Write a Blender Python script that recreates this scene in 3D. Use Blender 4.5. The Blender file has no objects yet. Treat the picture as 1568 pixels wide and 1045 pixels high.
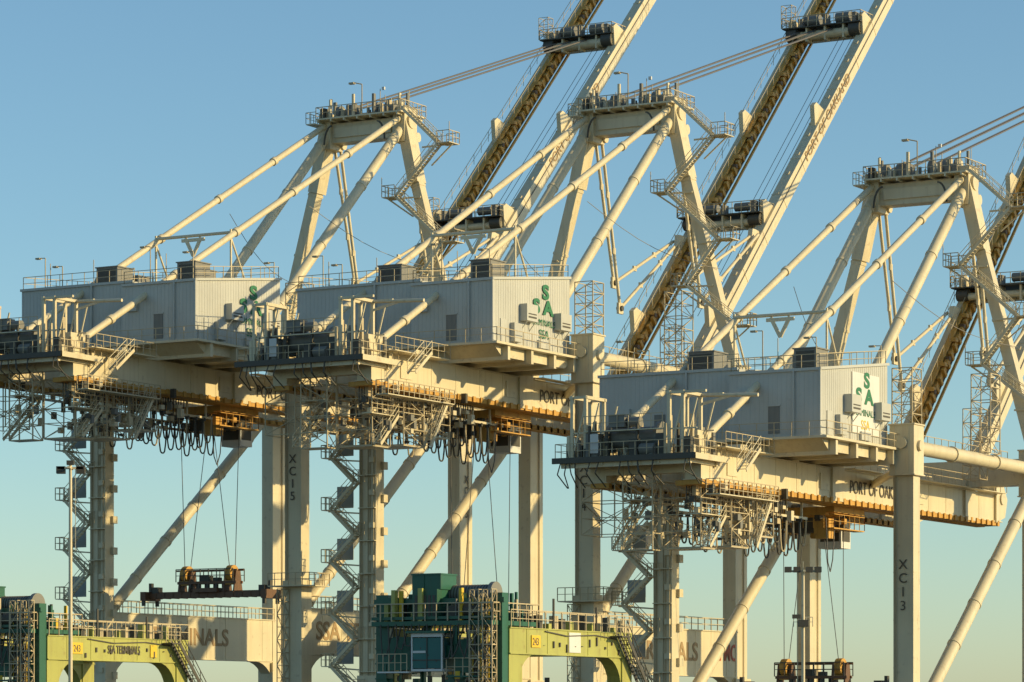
import bpy, math, random
from mathutils import Vector, Matrix
random.seed(7)
scene = bpy.context.scene
scene.view_settings.view_transform = 'Standard'
scene.view_settings.look = 'None'
scene.view_settings.exposure = 0
ANG = math.radians(60)      # boom direction measured from world +X
CA, SA = math.cos(ANG), math.sin(ANG)

# ------------------------------------------------------------ materials
def paint(name, col, rough=0.55, dirt=0.25, dirtcol=None, metal=0.0, scale=0.35, rust=0.0):
    m = bpy.data.materials.new(name); m.use_nodes = True
    nt = m.node_tree; N = nt.nodes; L = nt.links
    b = N['Principled BSDF']
    b.inputs['Roughness'].default_value = rough
    b.inputs['Metallic'].default_value = metal
    tc = N.new('ShaderNodeTexCoord')
    n1 = N.new('ShaderNodeTexNoise'); n1.inputs['Scale'].default_value = scale; n1.inputs['Detail'].default_value = 4
    L.new(tc.outputs['Object'], n1.inputs['Vector'])
    mp = N.new('ShaderNodeMapping'); mp.inputs['Scale'].default_value = (2.5, 2.5, 0.12)
    L.new(tc.outputs['Object'], mp.inputs['Vector'])
    n2 = N.new('ShaderNodeTexNoise'); n2.inputs['Scale'].default_value = 1.0; n2.inputs['Detail'].default_value = 4
    L.new(mp.outputs['Vector'], n2.inputs['Vector'])
    r1 = N.new('ShaderNodeValToRGB'); r1.color_ramp.elements[0].position = 0.38; r1.color_ramp.elements[1].position = 0.68
    L.new(n1.outputs['Fac'], r1.inputs['Fac'])
    r2 = N.new('ShaderNodeValToRGB'); r2.color_ramp.elements[0].position = 0.5; r2.color_ramp.elements[1].position = 0.78
    L.new(n2.outputs['Fac'], r2.inputs['Fac'])
    dc = dirtcol or tuple(c*0.55 for c in col)
    m1 = N.new('ShaderNodeMixRGB'); m1.inputs['Color1'].default_value = (*col, 1); m1.inputs['Color2'].default_value = (*[c*0.90 for c in col], 1)
    L.new(r1.outputs['Color'], m1.inputs['Fac'])
    mul = N.new('ShaderNodeMath'); mul.operation = 'MULTIPLY'; mul.inputs[1].default_value = dirt
    L.new(r2.outputs['Color'], mul.inputs[0])
    m2 = N.new('ShaderNodeMixRGB'); m2.inputs['Color2'].default_value = (*dc, 1)
    L.new(m1.outputs['Color'], m2.inputs['Color1']); L.new(mul.outputs[0], m2.inputs['Fac'])
    out = m2
    if rust > 0:
        n3 = N.new('ShaderNodeTexNoise'); n3.inputs['Scale'].default_value = 1.6; n3.inputs['Detail'].default_value = 8
        L.new(tc.outputs['Object'], n3.inputs['Vector'])
        r3 = N.new('ShaderNodeValToRGB'); r3.color_ramp.elements[0].position = 0.62; r3.color_ramp.elements[1].position = 0.70
        L.new(n3.outputs['Fac'], r3.inputs['Fac'])
        mu = N.new('ShaderNodeMath'); mu.operation = 'MULTIPLY'; mu.inputs[1].default_value = rust
        L.new(r3.outputs['Color'], mu.inputs[0])
        m3 = N.new('ShaderNodeMixRGB'); m3.inputs['Color2'].default_value = (0.19, 0.09, 0.035, 1)
        L.new(m2.outputs['Color'], m3.inputs['Color1']); L.new(mu.outputs[0], m3.inputs['Fac'])
        out = m3
    L.new(out.outputs['Color'], b.inputs['Base Color'])
    return m

M = {}
M['cream'] = paint('cream_paint', (0.66, 0.575, 0.38), 0.42, 0.32, (0.40, 0.29, 0.16), rust=0.22)
M['house'] = paint('house_paint', (0.49, 0.49, 0.44), 0.5, 0.22, (0.32, 0.29, 0.24), rust=0.07)
M['rail'] = paint('railing_steel', (0.50, 0.41, 0.25), 0.6, 0.4, (0.25, 0.18, 0.1))
M['grey'] = paint('grey_steel', (0.20, 0.195, 0.17), 0.6, 0.4)
M['dark'] = paint('dark_steel', (0.07, 0.065, 0.05), 0.6, 0.3, (0.12, 0.07, 0.03))
M['brown'] = paint('bracket_brown', (0.12, 0.065, 0.025), 0.6, 0.3, (0.05, 0.03, 0.02))
M['ochre'] = paint('ochre_rail_steel', (0.56, 0.31, 0.06), 0.6, 0.5, (0.26, 0.12, 0.03), scale=1.5, rust=0.4)
M['rope'] = paint('wire_rope', (0.13, 0.12, 0.11), 0.5, 0.1)
M['green'] = paint('logo_green', (0.015, 0.16, 0.07), 0.6, 0.2)
M['ink'] = paint('lettering_dark', (0.10, 0.085, 0.06), 0.6, 0.1)
M['white'] = paint('white_panel', (0.66, 0.66, 0.62), 0.5, 0.2)
M['tan'] = paint('faded_lettering', (0.36, 0.24, 0.11), 0.6, 0.2)
M['teal'] = paint('yard_crane_green', (0.012, 0.105, 0.060), 0.45, 0.4, (0.05, 0.05, 0.02))
M['lime'] = paint('yard_crane_lime', (0.41, 0.41, 0.10), 0.45, 0.5, (0.24, 0.20, 0.07), rust=0.3)
M['yellow'] = paint('yellow_sign', (0.75, 0.50, 0.03), 0.5, 0.1)
M['red'] = paint('spreader_brown', (0.15, 0.075, 0.035), 0.6, 0.6, (0.05, 0.035, 0.025), rust=0.5)
M['asphalt'] = paint('asphalt', (0.05, 0.05, 0.05), 0.9, 0.3)
M['concrete'] = paint('quay_concrete', (0.30, 0.29, 0.27), 0.9, 0.3)
M['mesh'] = paint('landing_mesh', (0.34, 0.38, 0.38), 0.7, 0.2)
def glass():
    m = bpy.data.materials.new('cab_glass'); m.use_nodes = True
    b = m.node_tree.nodes['Principled BSDF']
    n = m.node_tree.nodes.new('ShaderNodeTexNoise'); n.inputs['Scale'].default_value = 0.8
    r = m.node_tree.nodes.new('ShaderNodeValToRGB')
    r.color_ramp.elements[0].color = (0.02, 0.09, 0.08, 1); r.color_ramp.elements[1].color = (0.05, 0.20, 0.18, 1)
    m.node_tree.links.new(n.outputs['Fac'], r.inputs['Fac']); m.node_tree.links.new(r.outputs['Color'], b.inputs['Base Color'])
    b.inputs['Roughness'].default_value = 0.45; b.inputs['Specular IOR Level'].default_value = 0.3
    return m
M['glass'] = glass()
def watermat():
    m = bpy.data.materials.new('bay_water'); m.use_nodes = True
    nt = m.node_tree; b = nt.nodes['Principled BSDF']
    b.inputs['Base Color'].default_value = (0.02, 0.05, 0.06, 1); b.inputs['Roughness'].default_value = 0.12
    n = nt.nodes.new('ShaderNodeTexNoise'); n.inputs['Scale'].default_value = 0.6; n.inputs['Detail'].default_value = 6
    tc = nt.nodes.new('ShaderNodeTexCoord'); nt.links.new(tc.outputs['Object'], n.inputs['Vector'])
    bp = nt.nodes.new('ShaderNodeBump'); bp.inputs['Strength'].default_value = 0.4
    nt.links.new(n.outputs['Fac'], bp.inputs['Height']); nt.links.new(bp.outputs['Normal'], b.inputs['Normal'])
    return m
M['water'] = watermat()

# ------------------------------------------------------------ builder ; coordinates (u = towards water, v = along quay, z)
class B:
    def __init__(s): s.v = []; s.f = []; s.sm = []
    def add(s, vs, fs, smooth=False):
        o = len(s.v); s.v += [tuple(x) for x in vs]
        for f in fs: s.f.append([i+o for i in f]); s.sm.append(smooth)
    def box(s, a, b):
        x0, x1 = sorted((a[0], b[0])); y0, y1 = sorted((a[1], b[1])); z0, z1 = sorted((a[2], b[2]))
        s.add([(x0,y0,z0),(x1,y0,z0),(x1,y1,z0),(x0,y1,z0),(x0,y0,z1),(x1,y0,z1),(x1,y1,z1),(x0,y1,z1)],
              [(0,3,2,1),(4,5,6,7),(0,1,5,4),(1,2,6,5),(2,3,7,6),(3,0,4,7)])
    def cbox(s, c, d):
        s.box([c[i]-d[i]/2 for i in range(3)], [c[i]+d[i]/2 for i in range(3)])
    def beam(s, p, q, w, h, side=(0,1,0), w2=None, h2=None):
        p = Vector(p); q = Vector(q); d = (q-p).normalized(); sd = Vector(side)
        up = d.cross(sd)
        if up.length < 1e-3: sd = Vector((1,0,0)); up = d.cross(sd)
        up.normalize(); sd = up.cross(d).normalized()
        w2 = w2 or w; h2 = h2 or h
        vs = []
        for c, ww, hh in ((p,w,h),(q,w2,h2)):
            for a, b in ((-1,-1),(1,-1),(1,1),(-1,1)): vs.append(c+sd*a*ww/2+up*b*hh/2)
        s.add(vs, [(0,3,2,1),(4,5,6,7),(0,1,5,4),(1,2,6,5),(2,3,7,6),(3,0,4,7)])
    def pipe(s, p, q, r, n=10, r2=None):
        p = Vector(p); q = Vector(q); d = (q-p)
        if d.length < 1e-5: return
        d.normalize(); a = d.orthogonal().normalized(); b = d.cross(a); r2 = r if r2 is None else r2
        vs = []
        for c, rr in ((p,r),(q,r2)):
            for i in range(n):
                t = 2*math.pi*i/n; vs.append(c+a*math.cos(t)*rr+b*math.sin(t)*rr)
        s.add(vs, [(i,(i+1)%n,n+(i+1)%n,n+i) for i in range(n)], n > 5)
        s.add(vs[:n], [tuple(range(n))[::-1]]); s.add(vs[n:], [tuple(range(n))])
    def poly(s, pts, r, n=4):
        for a, b in zip(pts[:-1], pts[1:]): s.pipe(a, b, r, n)
    def prism(s, uz, v0, v1):
        n = len(uz)
        vs = [(u,v0,z) for u,z in uz]+[(u,v1,z) for u,z in uz]
        s.add(vs, [tuple(range(n)), tuple(range(n,2*n))[::-1]]+[(i,(i+1)%n,n+(i+1)%n,n+i) for i in range(n)])
    def rail(s, pts, h=1.15, sp=1.6, r=0.035, mids=2):
        pts = [Vector(p) for p in pts]
        for a, b in zip(pts[:-1], pts[1:]):
            L = (b-a).length; k = max(1, round(L/sp))
            for i in range(k+1):
                p = a.lerp(b, i/k); s.pipe(p, p+Vector((0,0,h)), r, 4)
            for j in range(mids):
                z = Vector((0,0,h*(j+1)/mids)); s.pipe(a+z, b+z, r*(1.1 if j==mids-1 else 0.8), 4)
    def stair(s, p, q, w=0.8, side=(1,0,0), rail=True):
        p = Vector(p); q = Vector(q); sd = Vector(side)
        for k in (-1,1):
            s.beam(p+sd*k*w/2, q+sd*k*w/2, 0.06, 0.28, side)
            if rail:
                z = Vector((0,0,1.0)); s.pipe(p+sd*k*w/2+z, q+sd*k*w/2+z, 0.035, 4)
                z = Vector((0,0,0.5)); s.pipe(p+sd*k*w/2+z, q+sd*k*w/2+z, 0.03, 4)
                m = max(2, int((q-p).length/1.3))
                for i in range(m+1):
                    c = p.lerp(q, i/m)+sd*k*w/2; s.pipe(c, c+Vector((0,0,1.0)), 0.03, 4)
        n = max(3, int(abs(q.z-p.z)/0.25))
        hd = Vector((q.x-p.x, q.y-p.y, 0)).normalized()
        for i in range(n):
            c = p.lerp(q, (i+.5)/n)
            s.beam(c-sd*w/2, c+sd*w/2, 0.22, 0.04, hd)
    def cage(s, a, b, n=3, r=0.05, diag=True):
        (x0,y0,z0),(x1,y1,z1) = a, b
        C = [(x0,y0),(x1,y0),(x1,y1),(x0,y1)]
        for x, y in C: s.pipe((x,y,z0),(x,y,z1), r, 4)
        for k in range(n+1):
            z = z0+(z1-z0)*k/n
            for i in range(4):
                p, q = C[i], C[(i+1)%4]
                s.pipe((*p,z),(*q,z), r*.8, 4)
                if diag and k < n:
                    z2 = z0+(z1-z0)*(k+1)/n
                    if (k+i) % 2: p, q = q, p
                    s.pipe((*p,z),(*q,z2), r*.6, 4)
    def mesh(s, name):
        me = bpy.data.meshes.new(name)
        me.from_pydata([(x,-y,z) for x,y,z in s.v], [], s.f)
        for p, k in zip(me.polygons, s.sm): p.use_smooth = k
        me.validate()
        import bmesh
        bm = bmesh.new(); bm.from_mesh(me); bmesh.ops.recalc_face_normals(bm, faces=bm.faces); bm.to_mesh(me); bm.free()
        return me

def link(name, data, mat, parent, loc=(0,0,0), rot=(0,0,0)):
    o = bpy.data.objects.new(name, data); scene.collection.objects.link(o)
    if mat is not None:
        if hasattr(data, 'materials') and len(data.materials) == 0: data.materials.append(mat)
    o.parent = parent; o.location = loc; o.rotation_euler = rot
    return o
def root(name, x, y, z):
    e = bpy.data.objects.new(name, None); scene.collection.objects.link(e)
    e.location = (x,y,z); e.rotation_euler = (0,0,ANG); e.empty_display_size = 2
    return e
def text(name, body, size, mat, parent, u, v, z, face='side', tilt=0.0, sx=1.0, align='LEFT', bold=0.0):
    c = bpy.data.curves.new(name, 'FONT'); c.body = body; c.size = size; c.extrude = 0.012; c.offset = bold
    c.align_x = align; c.materials.append(mat)
    o = bpy.data.objects.new(name, c); scene.collection.objects.link(o); o.parent = parent
    o.location = (u,-v,z)
    if face == 'side':
        o.rotation_mode = 'QUATERNION'
        o.rotation_quaternion = (Matrix.Rotation(-tilt,3,'Y') @ Matrix.Rotation(math.pi/2,3,'X')).to_quaternion()
    else:
        o.rotation_euler = (math.pi/2, 0, -math.pi/2)
    o.scale = (sx,1,1)
    return o

G = 29.5; BV = 11.3; GV = 4.2; AV = 4.5
T = 74.3   # apex deck level
def bz(u): return 44.9+0.96*(u-30)

def make_super():
    D = {k: B() for k in ('girders','tie_frame','boom','boom_rail','boom_brackets','apex','stays','house','house_base','railings','machinery','dark_fittings','walkways','ropes','logo_panel')}
    g = D['girders']
    for s in (-1,1):
        g.box((-25.5, s*GV-0.7, 42.5), (37.5, s*GV+0.7, 44.9))
        for u in range(-24, 37, 4):
            g.box((u, s*GV-0.73, 42.45), (u+0.12, s*GV+0.73, 44.95))
        g.box((-25.6, s*GV-0.85, 44.9), (37.6, s*GV+0.85, 44.98))
        g.box((-25.6, s*GV-0.85, 42.42), (37.6, s*GV+0.85, 42.5))
        for u in (0, G): g.box((u-1.2, s*GV-0.9, 42.2), (u+1.2, s*GV+0.9, 46.0))
        for u in (-18,-8.5,10,20): g.prism([(u-.5,44.98),(u+1.3,44.98),(u+1.0,45.7),(u-.2,45.7)], s*GV-0.6, s*GV+0.6)
        for u in (-21,-3.4,17): g.box((u,s*GV-.8,43.0),(u+1.8,s*GV+.78,44.4))
        g.prism([(35.8,42.3),(38.0,42.9),(38.6,44.6),(37.3,46.3),(35.8,45.8)], s*GV-0.95, s*GV+0.95)
        g.pipe((37.2,s*GV-1.1,44.6),(37.2,s*GV+1.1,44.6),.55,14)
    for u in (-25.2, -12, 13, 24, 36.8): g.box((u-0.5, -3.5, 43.0), (u+0.5, 3.5, 44.6))
    r = D['boom_rail']
    for s in (-1,1):
        r.box((-25.5, s*2.95-0.3, 42.0), (37, s*2.95+0.5*s+0.05, 42.4))
        r.box((-25.5, s*GV-0.7, 42.05), (37, s*GV+0.8, 42.42))
        for i in range(48): r.box((-25+i*1.3, s*GV+0.75, 42.0), (-24.6+i*1.3, s*GV+0.95, 42.5))
    t = D['tie_frame']
    for u in (0, G):
        t.box((u-0.9, -BV, 45.2), (u+0.9, BV, 47.6))
        for s in (-1,1):
            t.box((u-1.05, s*BV-1.1, 44.2), (u+1.05, s*BV+1.1, 48.3))
            t.pipe((u, s*BV+1.1, 46.6), (u, s*BV+1.35, 46.6), 0.45, 16)
            t.pipe((u-1.3, s*BV, 46.8), (u-1.05, s*BV, 46.8), 0.5, 16)
            t.box((u-1.15, s*BV-1.2, 48.3), (u+1.15, s*BV+1.2, 48.42)); t.box((u-1.15, s*BV-1.2, 44.1), (u+1.15, s*BV+1.2, 44.2))
            for q in (-.6,.6): t.box((u-1.09, s*BV+q-.05, 44.3), (u-1.05, s*BV+q+.05, 48.2))
    for s in (-1,1):
        t.pipe((1.1, s*BV, 46.6), (G-1.1, s*BV, 46.6), 0.6, 16)
        for uu in (1.6, 9.7, 19.5, G-1.6): t.pipe((uu, s*BV, 46.6), (uu+0.2, s*BV, 46.6), 0.72, 16)
        p0 = Vector((1.2, s*BV, 23.0)); p1 = Vector((G-0.8, s*BV, 44.6))
        t.pipe(p0, p1, 0.56, 16)
        for f in (0.02, 0.15, 0.33, 0.5, 0.67, 0.85, 0.97):
            a = p0.lerp(p1, f); b = a+(p1-p0).normalized()*.3
            t.pipe(a, b, 0.62, 16)
        t.pipe((1.0, s*BV-s*0.8, 45.0), (8.5, s*GV, 44.0), 0.35, 10)
    for s in (-1,1):
        v = s*BV
        t.box((0.7, v-0.62, 18.6), (G-0.7, v+0.62, 22.8))
        t.box((0.6, v-0.75, 22.8), (G-0.6, v+0.75, 22.9)); t.box((0.6, v-0.72, 18.52), (G-0.6, v+0.72, 18.6))
        for k in range(1,9): t.box((k*3.3,v-.66,18.65),(k*3.3+.08,v+.64,22.75))
        for base, sg in ((0.7,1),(G-0.7,-1)):
            pts = [(base,18.52),(base+sg*3.6,18.52)]+[(base+sg*(3.6-3.6*math.sin(math.pi/2*i/8)), 18.52-3.6*(1-math.cos(math.pi/2*i/8))) for i in range(1,9)]
            t.prism(pts, v-0.6, v+0.6)
    # apex
    a = D['apex']; dk = D['dark_fittings']
    a.box((G-0.4, -5.0, T-2.4), (G+1.4, 5.0, T-.4)); a.box((G-.6,-3.4,T-1.9),(G-.4,3.4,T-.9))
    a.box((G-1.8, -4.9, T-.15), (G+3.2, 5.3, T))
    for k in range(7): a.box((G-1.8,-4.8+k*1.6,T-.4),(G+3.1,-4.65+k*1.6,T-.15))
    for s in (-1,1):
        a.box((G-0.8, s*AV-0.7, T-3.0), (G+1.6, s*AV+0.7, T+.6))
        a.pipe((G+0.3, s*AV-1.0, T-.9), (G+0.3, s*AV+1.0, T-.9), 0.7, 16)
        a.pipe((G+1.6, s*AV-0.9, T-2.3), (G+1.6, s*AV+0.9, T-2.3), 0.5, 14)
        a.beam((G+0.2, s*AV, T-1.2), (G, s*BV, 48.3), 1.15, 1.0, (1,0,0))
        a.beam((G+0.2, s*AV, T-.2), (G+0.2, s*(AV+1.6), 67.0), 1.7, 1.15, (1,0,0))
        for f in (.25,.5,.75):
            p = Vector((G+0.2, s*AV, T-1.2)).lerp(Vector((G,s*BV,48.3)),f); q = p+(Vector((G,s*BV,48.3))-p).normalized()*.25
            a.beam(p,q,1.25,1.1,(1,0,0))
        p = Vector((G-0.6, s*AV, T-1.8)); q = Vector((0.3, s*GV, 45.6))
        a.pipe(p, q, 0.50, 16)
        for f in (.04,.25,.5,.75,.95):
            c = p.lerp(q,f); d = (q-p).normalized(); a.pipe(c-d*.15,c+d*.15,.56,16)
        a.prism([(-1.2,44.9),(1.8,44.9),(1.4,47.4),(0.2,47.4)], s*GV-.5, s*GV+.5)
    st = D['stays']
    for s in (-1,1):
        p = Vector((G-0.5, s*AV, T-.5)); q = Vector((-24.6, s*GV, 45.2))
        st.pipe(p, q, 0.31, 14)
        for f in (0.18, 0.36, 0.54, 0.72, 0.9):
            c = p.lerp(q, f); d = (q-p).normalized(); st.pipe(c-d*0.25, c+d*0.25, 0.42, 14)
        st.box((-25.4, s*GV-0.35, 44.9), (-23.6, s*GV+0.35, 46.3))
        m = p.lerp(q, 0.555)
        st.pipe(m+Vector((0,0,0.6)), (m.x, m.y, 52.6), 0.11, 8)
        st.pipe(m+Vector((0,0,-.2)), (m.x+3.0, m.y, 52.9), 0.10, 8)
    m = Vector((G-0.5, AV, T-.5)).lerp(Vector((-24.6, GV, 45.2)), 0.555)
    st.pipe((m.x,-m.y,m.z+.3), (m.x,m.y,m.z+.3), 0.15, 8)
    st.beam((m.x,-0.9,m.z+.1), (m.x,0,m.z-1.6), 0.18, 0.3, (1,0,0)); st.beam((m.x,0.9,m.z+.1), (m.x,0,m.z-1.6), 0.18, 0.3, (1,0,0))
    st.beam((m.x,-1.3,m.z-.1), (m.x,1.3,m.z-.1), 0.2, 0.3, (1,0,0))
    for s in (-1,1):
        for o in (-0.35, 0.35):
            v = s*AV+o; zb = 58.2 if o<0 else 55.6; ub = 35.0
            st.pipe((G+1.6, v, T-2.3), (ub, v, zb), 0.17, 8)
            st.pipe((ub, v, zb), (48, v, 64.0), 0.17, 8)
            for f in (.33,.66):
                c = Vector((G+1.6,v,T-2.3)).lerp(Vector((ub,v,zb)),f); st.cbox(c,(.5,.2,.6))
                c = Vector((48,v,64)).lerp(Vector((ub,v,zb)),f); st.cbox(c,(.6,.2,.5))
            st.cbox((ub, v, zb), (1.0, 0.25, 1.1)); dk.pipe((ub,v-.3,zb),(ub,v+.3,zb),.28,10)
        st.prism([(47,bz(47)+0.7),(49.6,bz(49.6)+.7),(48.3,64.6),(47.6,64.6)], s*GV-0.25, s*GV+0.25)
    # boom
    b = D['boom']; e = 90
    for s in (-1,1):
        if s == 1: b.beam((30.5, s*GV, bz(30.5)), (e, s*GV, bz(e)), 1.15, 1.7)
        else: b.beam((30.5, s*GV-.25, bz(30.5)), (e, s*GV-.25, bz(e)), 0.6, 1.1)
        for k in range(12):
            u = 36+k*4.6; b.beam((u, s*GV, bz(u)), (u+0.12, s*GV, bz(u+.12)), 1.22 if s==1 else .7, 1.78 if s==1 else 1.2)
        for u in (39, 51.5, 64, 76.5):
            b.prism([(u-1.2,bz(u-1.2)+.8),(u+1.2,bz(u+1.2)+.8),(u-0.9,bz(u)+2.5),(u-1.5,bz(u)+2.1)], s*GV-0.25, s*GV+0.25)
        if s == 1:
            for k in range(22):
                u = 34+k*2.5; b.beam((u,s*GV,bz(u)+.95),(u+.35,s*GV,bz(u+.35)+.95),.3,.5)
            D['ropes'].pipe((33,GV+.66,bz(33)+.3),(e,GV+.66,bz(e)+.3),.05,5)
    r = D['boom_rail']; bk = D['boom_brackets']
    v = -GV+0.5
    r.beam((31, v, bz(31)-.35), (e, v, bz(e)-.35), 0.7, 0.8)
    r.beam((31, v-.1, bz(31)+.75), (e, v-.1, bz(e)+.75), 0.5, 0.25)
    vi = GV-0.75
    r.beam((31, vi, bz(31)-.7), (e, vi, bz(e)-.7), 0.35, 0.4)
    i = 0; u = 32.0
    while u < e-1:
        r.beam((u, v+.45, bz(u)-.1), (u+.3, v+.45, bz(u+.3)-.1), 0.35, 0.95)
        if i % 2 == 0: bk.beam((u+.4, v+.36, bz(u+.4)-.25), (u+.7, v+.36, bz(u+.7)-.25), 0.12, 0.5)
        if i % 3 == 0: r.cbox((u+.2, v+.3, bz(u)+.85), (0.7, 0.7, 0.4))
        if i % 4 == 1: bk.cbox((u+.2, v+.5, bz(u)+.6), (0.5, 0.4, 0.4))
        i += 1; u += .93
    r.beam((32, v+.85, bz(32)-1.0), (e, v+.85, bz(e)-1.0), 0.25, 0.2)
    bk.beam((32, v+.2, bz(32)-.95), (e, v+.2, bz(e)-.95), 0.4, 0.2)
    # boom cross frames
    for u, big in ((51.5,0.75),(76.8,1.0)):
        z = bz(u)
        b.box((u-0.5, -GV, z-0.3), (u+0.5, GV, z+0.6))
        b.box((u+2.0, -GV, z+1.0), (u+2.8, GV, z+1.8))
        dk.box((u-2.2, -5.0, z+1.0), (u+1.6, 4.4, z+1.12))
        D['machinery'].pipe((u-0.8, -2.8, z+1.9), (u-0.8, -1.0, z+1.9), 0.6*big, 16)
        D['machinery'].pipe((u-0.8, 1.0, z+1.9), (u-0.8, 2.6, z+1.9), 0.6*big, 16)
        b.pipe((u-1.4, -4.4, z+0.2), (u-1.4, 4.2, z+0.2), 0.5*big, 14)
        dk.pipe((u-1.4, 2.9, z+0.4), (u-1.4, 4.2, z+0.4), 0.8*big, 14)
        dk.pipe((u-1.4, -4.6, z+0.4), (u-1.4, -3.4, z+0.4), 0.8*big, 14)
        for q in (-2.2,0,2.2): b.box((u-1.9,q-.1,z-.5),(u-.5,q+.1,z+1.0))
        for q in (-3.2,-.2,3.2): D['machinery'].box((u-1.9,q,z+1.1),(u-1.0,q+.5,z+2.0+random.random()*.5))
        D['railings'].rail([(u-2.2,-5.0,z+1.1),(u-2.2,4.4,z+1.1),(u+1.6,4.4,z+1.1),(u+1.6,-5.0,z+1.1),(u-2.2,-5.0,z+1.1)], sp=1.1, r=.045)
        D['railings'].cage((u-2.4,-5.0,z+1.1),(u-1.2,-3.8,z+3.6),3,.045)
    D['railings'].rail([(33, -GV-.9, bz(33)+.8),(e, -GV-.9, bz(e)+.8)], sp=2.2, r=.03)
    D['railings'].rail([(33, -GV+.6, bz(33)+.8),(e, -GV+.6, bz(e)+.8)], sp=2.2, mids=1, r=.03)
    # ropes
    ro = D['ropes']
    for v in (-3.4,-3.1,-1.6,-1.2,.6,.9): ro.pipe((G+1.5, v, T+1.3), (75.8, v, bz(75.8)+1.8), 0.075, 5)
    for v in (1.3, 2.0, 2.9): ro.pipe((40, v, bz(40)+0.5), (77, v, bz(77)+0.5), 0.03, 4)
    for s in (-1,1):
        pts = [Vector((12,s*4.7,62.4)).lerp(Vector((30,s*9.5,58)), k/8)-Vector((0,0,1.2*math.sin(math.pi*k/8))) for k in range(9)]
        ro.poly(pts, 0.03)
    # apex machinery, railing
    R = D['railings']; MC = D['machinery']
    R.rail([(G-1.8,-4.9,T),(G-1.8,5.3,T),(G+3.2,5.3,T),(G+3.2,-4.9,T),(G-1.8,-4.9,T)], sp=.8, r=.045)
    R.rail([(G-2.6,-5.6,T-.6),(G-2.6,-4.4,T-.6)], sp=.5); R.rail([(G-2.6,-5.6,T-.6),(G+1.0,-5.6,T-.6)], sp=.7); a.box((G-2.6,-5.6,T-.7),(G+1.0,-4.5,T-.6))
    for v in (-3.8,-2.4,0.8,2.2,3.4):
        MC.pipe((G+1.2, v-0.2, T+.9), (G+1.2, v+0.2, T+.9), 0.8, 16)
        a.prism([(G+.6,T),(G+1.8,T),(G+1.5,T+1.4),(G+.9,T+1.4)], v-.32, v-.24); a.prism([(G+.6,T),(G+1.8,T),(G+1.5,T+1.4),(G+.9,T+1.4)], v+.24, v+.32)
    MC.box((G-1.2,-1.6,T),(G+0.2,-0.5,T+1.2)); MC.box((G-1.2,3.0,T),(G,4.2,T+.8)); dk.box((G-1.4,-4.6,T),(G-.6,-4.1,T+1.1))
    for k in range(32):
        u = random.uniform(G-1.6,G+2.4); v = random.uniform(-4.6,4.8)
        (a,dk,MC,R)[k%4].box((u,v,T),(u+random.uniform(.12,.45),v+random.uniform(.1,.35),T+random.uniform(.3,2.3)))
    for v in (-2.9, 2.6):
        sg = 1 if v<0 else -1
        pts = [(G-1.9, v-sg*0.9*math.cos(t), T-2.8+1.9*math.sin(t)) for t in [i*math.pi/2/6 for i in range(7)]]
        dk.poly(pts, 0.1)
    R.pipe((G-1,0.2,T),(G-1,0.2,T+3.2),0.06,5); R.pipe((G-1,0.2,T+3.2),(G-1,-0.9,T+3.5),0.06,5); R.cbox((G-1,-1.0,T+3.4),(0.4,0.6,0.18))
    for v,h in ((-2.0,1.9),(4.9,2.4),(-4.2,1.7),(1.4,2.9),(2.0,2.2)): R.pipe((G+.6,v,T),(G+.6,v,T+h),0.04,4)
    D['logo_panel'].cbox((G+0.6,1.8,T+2.9),(0.2,0.3,0.3))
    # stair zig-zag on near A-frame leg
    W = D['walkways']
    zz = [(5.6,T),(9.6,70.6),(4.6,65.6),(10.2,60.6),(6.8,56.4),(12.0,52.2)]
    u0 = G-1.2
    for i,(p,q) in enumerate(zip(zz[:-1],zz[1:])):
        sg = 1 if q[0]>p[0] else -1
        W.stair((u0,p[0],p[1]),(u0,q[0],q[1]),0.8)
        v0,v1 = (q[0],q[0]+1.5*sg)
        W.box((u0-0.6,v0,q[1]-.08),(u0+1.4,v1,q[1]))
        R.rail([(u0-.6,v0,q[1]),(u0-.6,v1,q[1]),(u0+1.4,v1,q[1]),(u0+1.4,v0,q[1])], sp=.7, r=.045)
        W.beam((u0+.4,v1-.2*sg,q[1]-.1),(u0+.8,q[0]-1.4*sg,q[1]-2.0),0.12,0.16)
        W.beam((u0+.4,v1-.3*sg,q[1]-.1),(u0+.6,q[0]-2.4*sg,q[1]-.1),0.12,0.16)
        R.pipe((u0-.6,v1,q[1]),(u0-.6,v1,q[1]+2.0),0.04,4)
    R.cage((0.2,9.9,48.4),(2.2,11.7,53.2),5,0.06)
    R.cage((16.5,10.4,47.2),(18.8,12.2,54.2),6,0.06)
    R.cage((19.5,8.4,45.2),(21.3,10.0,51.5),5,0.05)
    W.box((1.5,BV-2.0,47.0),(G-1.5,BV-1.1,47.06)); R.rail([(1.5,BV-2.0,47.06),(G-1.5,BV-2.0,47.06)])
    W.box((1.2,GV+.85,45.0),(36,GV+1.9,45.06)); R.rail([(1.2,GV+1.9,45.06),(36,GV+1.9,45.06)])
    # ---------------- machinery house
    h = D['house']
    h.prism([(-14.2,46.5),(-0.7,46.5),(-0.7,53.4),(-14.2,51.8)], 1.8, 9.85)
    h.prism([(-12.4,46.5),(-0.72,46.5),(-0.72,53.3),(-12.4,52.4)], -11.2, 1.79)
    for i in range(20):
        v = 2.0+i*0.4
        if v < 9.7: h.box((-14.215, v, 46.6), (-14.19, v+0.1, 51.75))
    for i in range(33):
        v = -11.1+i*0.4
        if v < 1.6: h.box((-12.415, v, 46.6), (-12.39, v+0.1, 52.35))
    for i in range(33):
        u = -14.0+i*0.41; zt = 51.75+(u+14.2)*1.6/13.5
        if u < -0.9: h.box((u, 9.84, 46.6), (u+0.1, 9.865, zt))
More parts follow.
